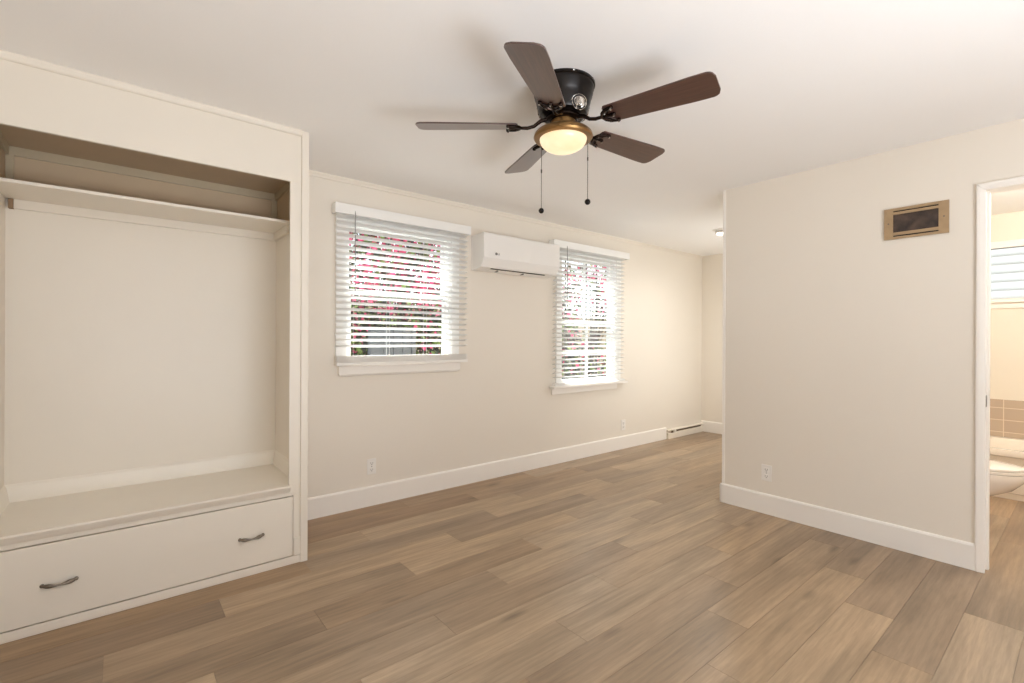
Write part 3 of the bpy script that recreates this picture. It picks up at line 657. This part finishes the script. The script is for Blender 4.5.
# ------------------------------------------------------------------ garden beyond the windows
struct('ground', (XL - 4, 14, YW + T + .01, 12, -.45, -.25), soil_m, 'bare garden soil outside the windows', 'ground')
def leaf(bm, p, s, rng):
    d = Vector((rng.gauss(0, 1), rng.gauss(0, 1), rng.gauss(0, 1))).normalized(); e = d.orthogonal().normalized(); e.rotate(Matrix.Rotation(rng.uniform(0, 6.28), 3, d))
    w = d.cross(e) * s * .42; q = Vector(p); k = d * s * .12
    v = [bm.verts.new(q), bm.verts.new(q + e * s * .5 + w + k), bm.verts.new(q + e * s), bm.verts.new(q + e * s * .5 - w + k)]
    bm.faces.new((v[0], v[1], v[2])); bm.faces.new((v[0], v[2], v[3]))
def bush(name, label, base, blobs, dens, seed, groupname, pinkshare):
    rng = random.Random(seed); t = thing(name, label, 'plant', base)
    B = {k: bmesh.new() for k in ('g', 'l', 'p')}
    for (cx, cy, cz, rx, ry, rz, n) in blobs:
        for _ in range(int(n * dens)):
            while True:
                q = [rng.uniform(-1, 1) for _ in range(3)]
                if sum(x * x for x in q) < 1: break
            p = (cx + q[0] * rx, cy + q[1] * ry, cz + q[2] * rz)
            r = rng.random(); k = 'p' if r < pinkshare(p, rng) else ('l' if rng.random() < .42 else 'g')
            leaf(B[k], p, rng.uniform(.045, .085), rng)
    tag(part('foliage', B['g'], green_m, t), kind='stuff'); tag(part('young_leaves', B['l'], lime_m, t), kind='stuff'); tag(part('blossoms', B['p'], pink_m, t), 'bright magenta papery blossoms', kind='stuff')
    bm = bmesh.new()
    for (cx, cy, cz, rx, ry, rz, n) in blobs:
        p = Vector(base); e = Vector((cx, cy, cz)); mid = (p + e) / 2 + Vector((rng.uniform(-.1, .1), rng.uniform(-.1, .1), .1))
        tube(bm, [p, mid, e], [.03, .02, .008], 7)
        for _ in range(7):
            f = e + Vector((rng.uniform(-rx, rx), rng.uniform(-ry, ry), rng.uniform(-rz * .8, rz))); tube(bm, [mid, (mid + f) / 2 + Vector((0, 0, .06)), f], [.012, .009, .004], 5)
    part('branches', bm, bark_m, t)
    return t
def clump(x, y): 
    v = math.sin(x * 9.1 + 1.3) * math.sin(y * 7.3 + .4); return v
bush('bougainvillea', 'dense magenta flowering shrub outside, behind the wider blind', (2.5, 5.25, -.25),
     [(2.0, 5.2, 1.1, .75, .3, .65, 1500), (3.1, 5.2, 1.1, .7, .3, .7, 1500), (2.5, 5.3, 1.0, .8, .25, .9, 1400), (2.1, 5.2, 2.05, .65, .3, .55, 1500), (2.95, 5.15, 2.0, .6, .3, .55, 1500), (2.5, 5.2, 2.5, .9, .3, .4, 1500), (2.5, 5.5, .4, 1.2, .3, .6, 900), (2.5, 5.9, 1.3, 1.3, .3, 1.0, 1800)],
     1.0, 3, None, lambda p, r: (.72 if clump(p[0], p[2]) > .05 else .25) if p[2] > 1.55 else .10)
bush('bougainvillea', 'sparser pink and lime shrub outside the tall window', (5.8, 5.25, -.25),
     [(5.25, 5.2, 1.0, .5, .3, .75, 950), (5.8, 5.3, .9, .5, .3, .6, 500), (6.4, 5.2, .8, .45, .3, .5, 350), (5.2, 5.2, 1.9, .45, .3, .5, 620), (5.9, 5.2, 2.3, .5, .3, .4, 330), (6.3, 5.2, 1.8, .3, .3, .4, 200)],
     1.0, 5, None, lambda p, r: (.65 if clump(p[0], p[2]) > .1 else .2) if p[2] > 1.5 else .12)
# board gate seen low through the left window
t = thing('garden_gate', 'grey painted board gate outside, low behind the wider blind', 'gate', (2.42, 4.62, -.25))
for i in range(4): part('board', (2.0 + i * .105, 2.0 + i * .105 + .1, 4.62, 4.64, -.2, 1.36), gate_m, t, .003)
part('rail', (2.0, 2.415, 4.64, 4.67, .1, .2), gate_m, t); part('rail', (2.0, 2.415, 4.64, 4.67, 1.1, 1.2), gate_m, t)
part('post', [(1.955, 1.998, 4.61, 4.68, -.25, 1.38)], gate_m, t); part('post', [(2.417, 2.46, 4.61, 4.68, -.25, 1.38)], gate_m, t)
# pale boundary wall behind
t = thing('garden_wall', 'pale stucco garden wall standing beyond the shrubs', 'wall', (5.5, 7.6, -.25))
part('masonry', (-1, 13, 7.6, 7.8, -.25, 1.75), stucco_m, t); part('coping', (-1.02, 13.02, 7.56, 7.84, 1.75, 1.81), stucco_m, t, .01)
# iron bars outside the right window
t = thing('window_bars', 'dark vertical iron bars outside the tall window', 'grille', (3.95, YW + .2, .8))
for xx in (3.62, 3.79, 4.13, 4.31, 4.50):
    bm = bmesh.new(); tube(bm, [(xx, YW + .2, .76), (xx, YW + .2, 2.24)], .009, 8); part('bar', bm, bronze_m, t)
for zz in (.74, 2.235): part('cross_rail', (3.50, 4.60, YW + .188, YW + .212, zz, zz + .025), bronze_m, t)
for xx in (3.50, 4.58):
    for zz in (.742, 2.237): part('bracket', (xx, xx + .02, YW + T, YW + .19, zz, zz + .021), bronze_m, t)
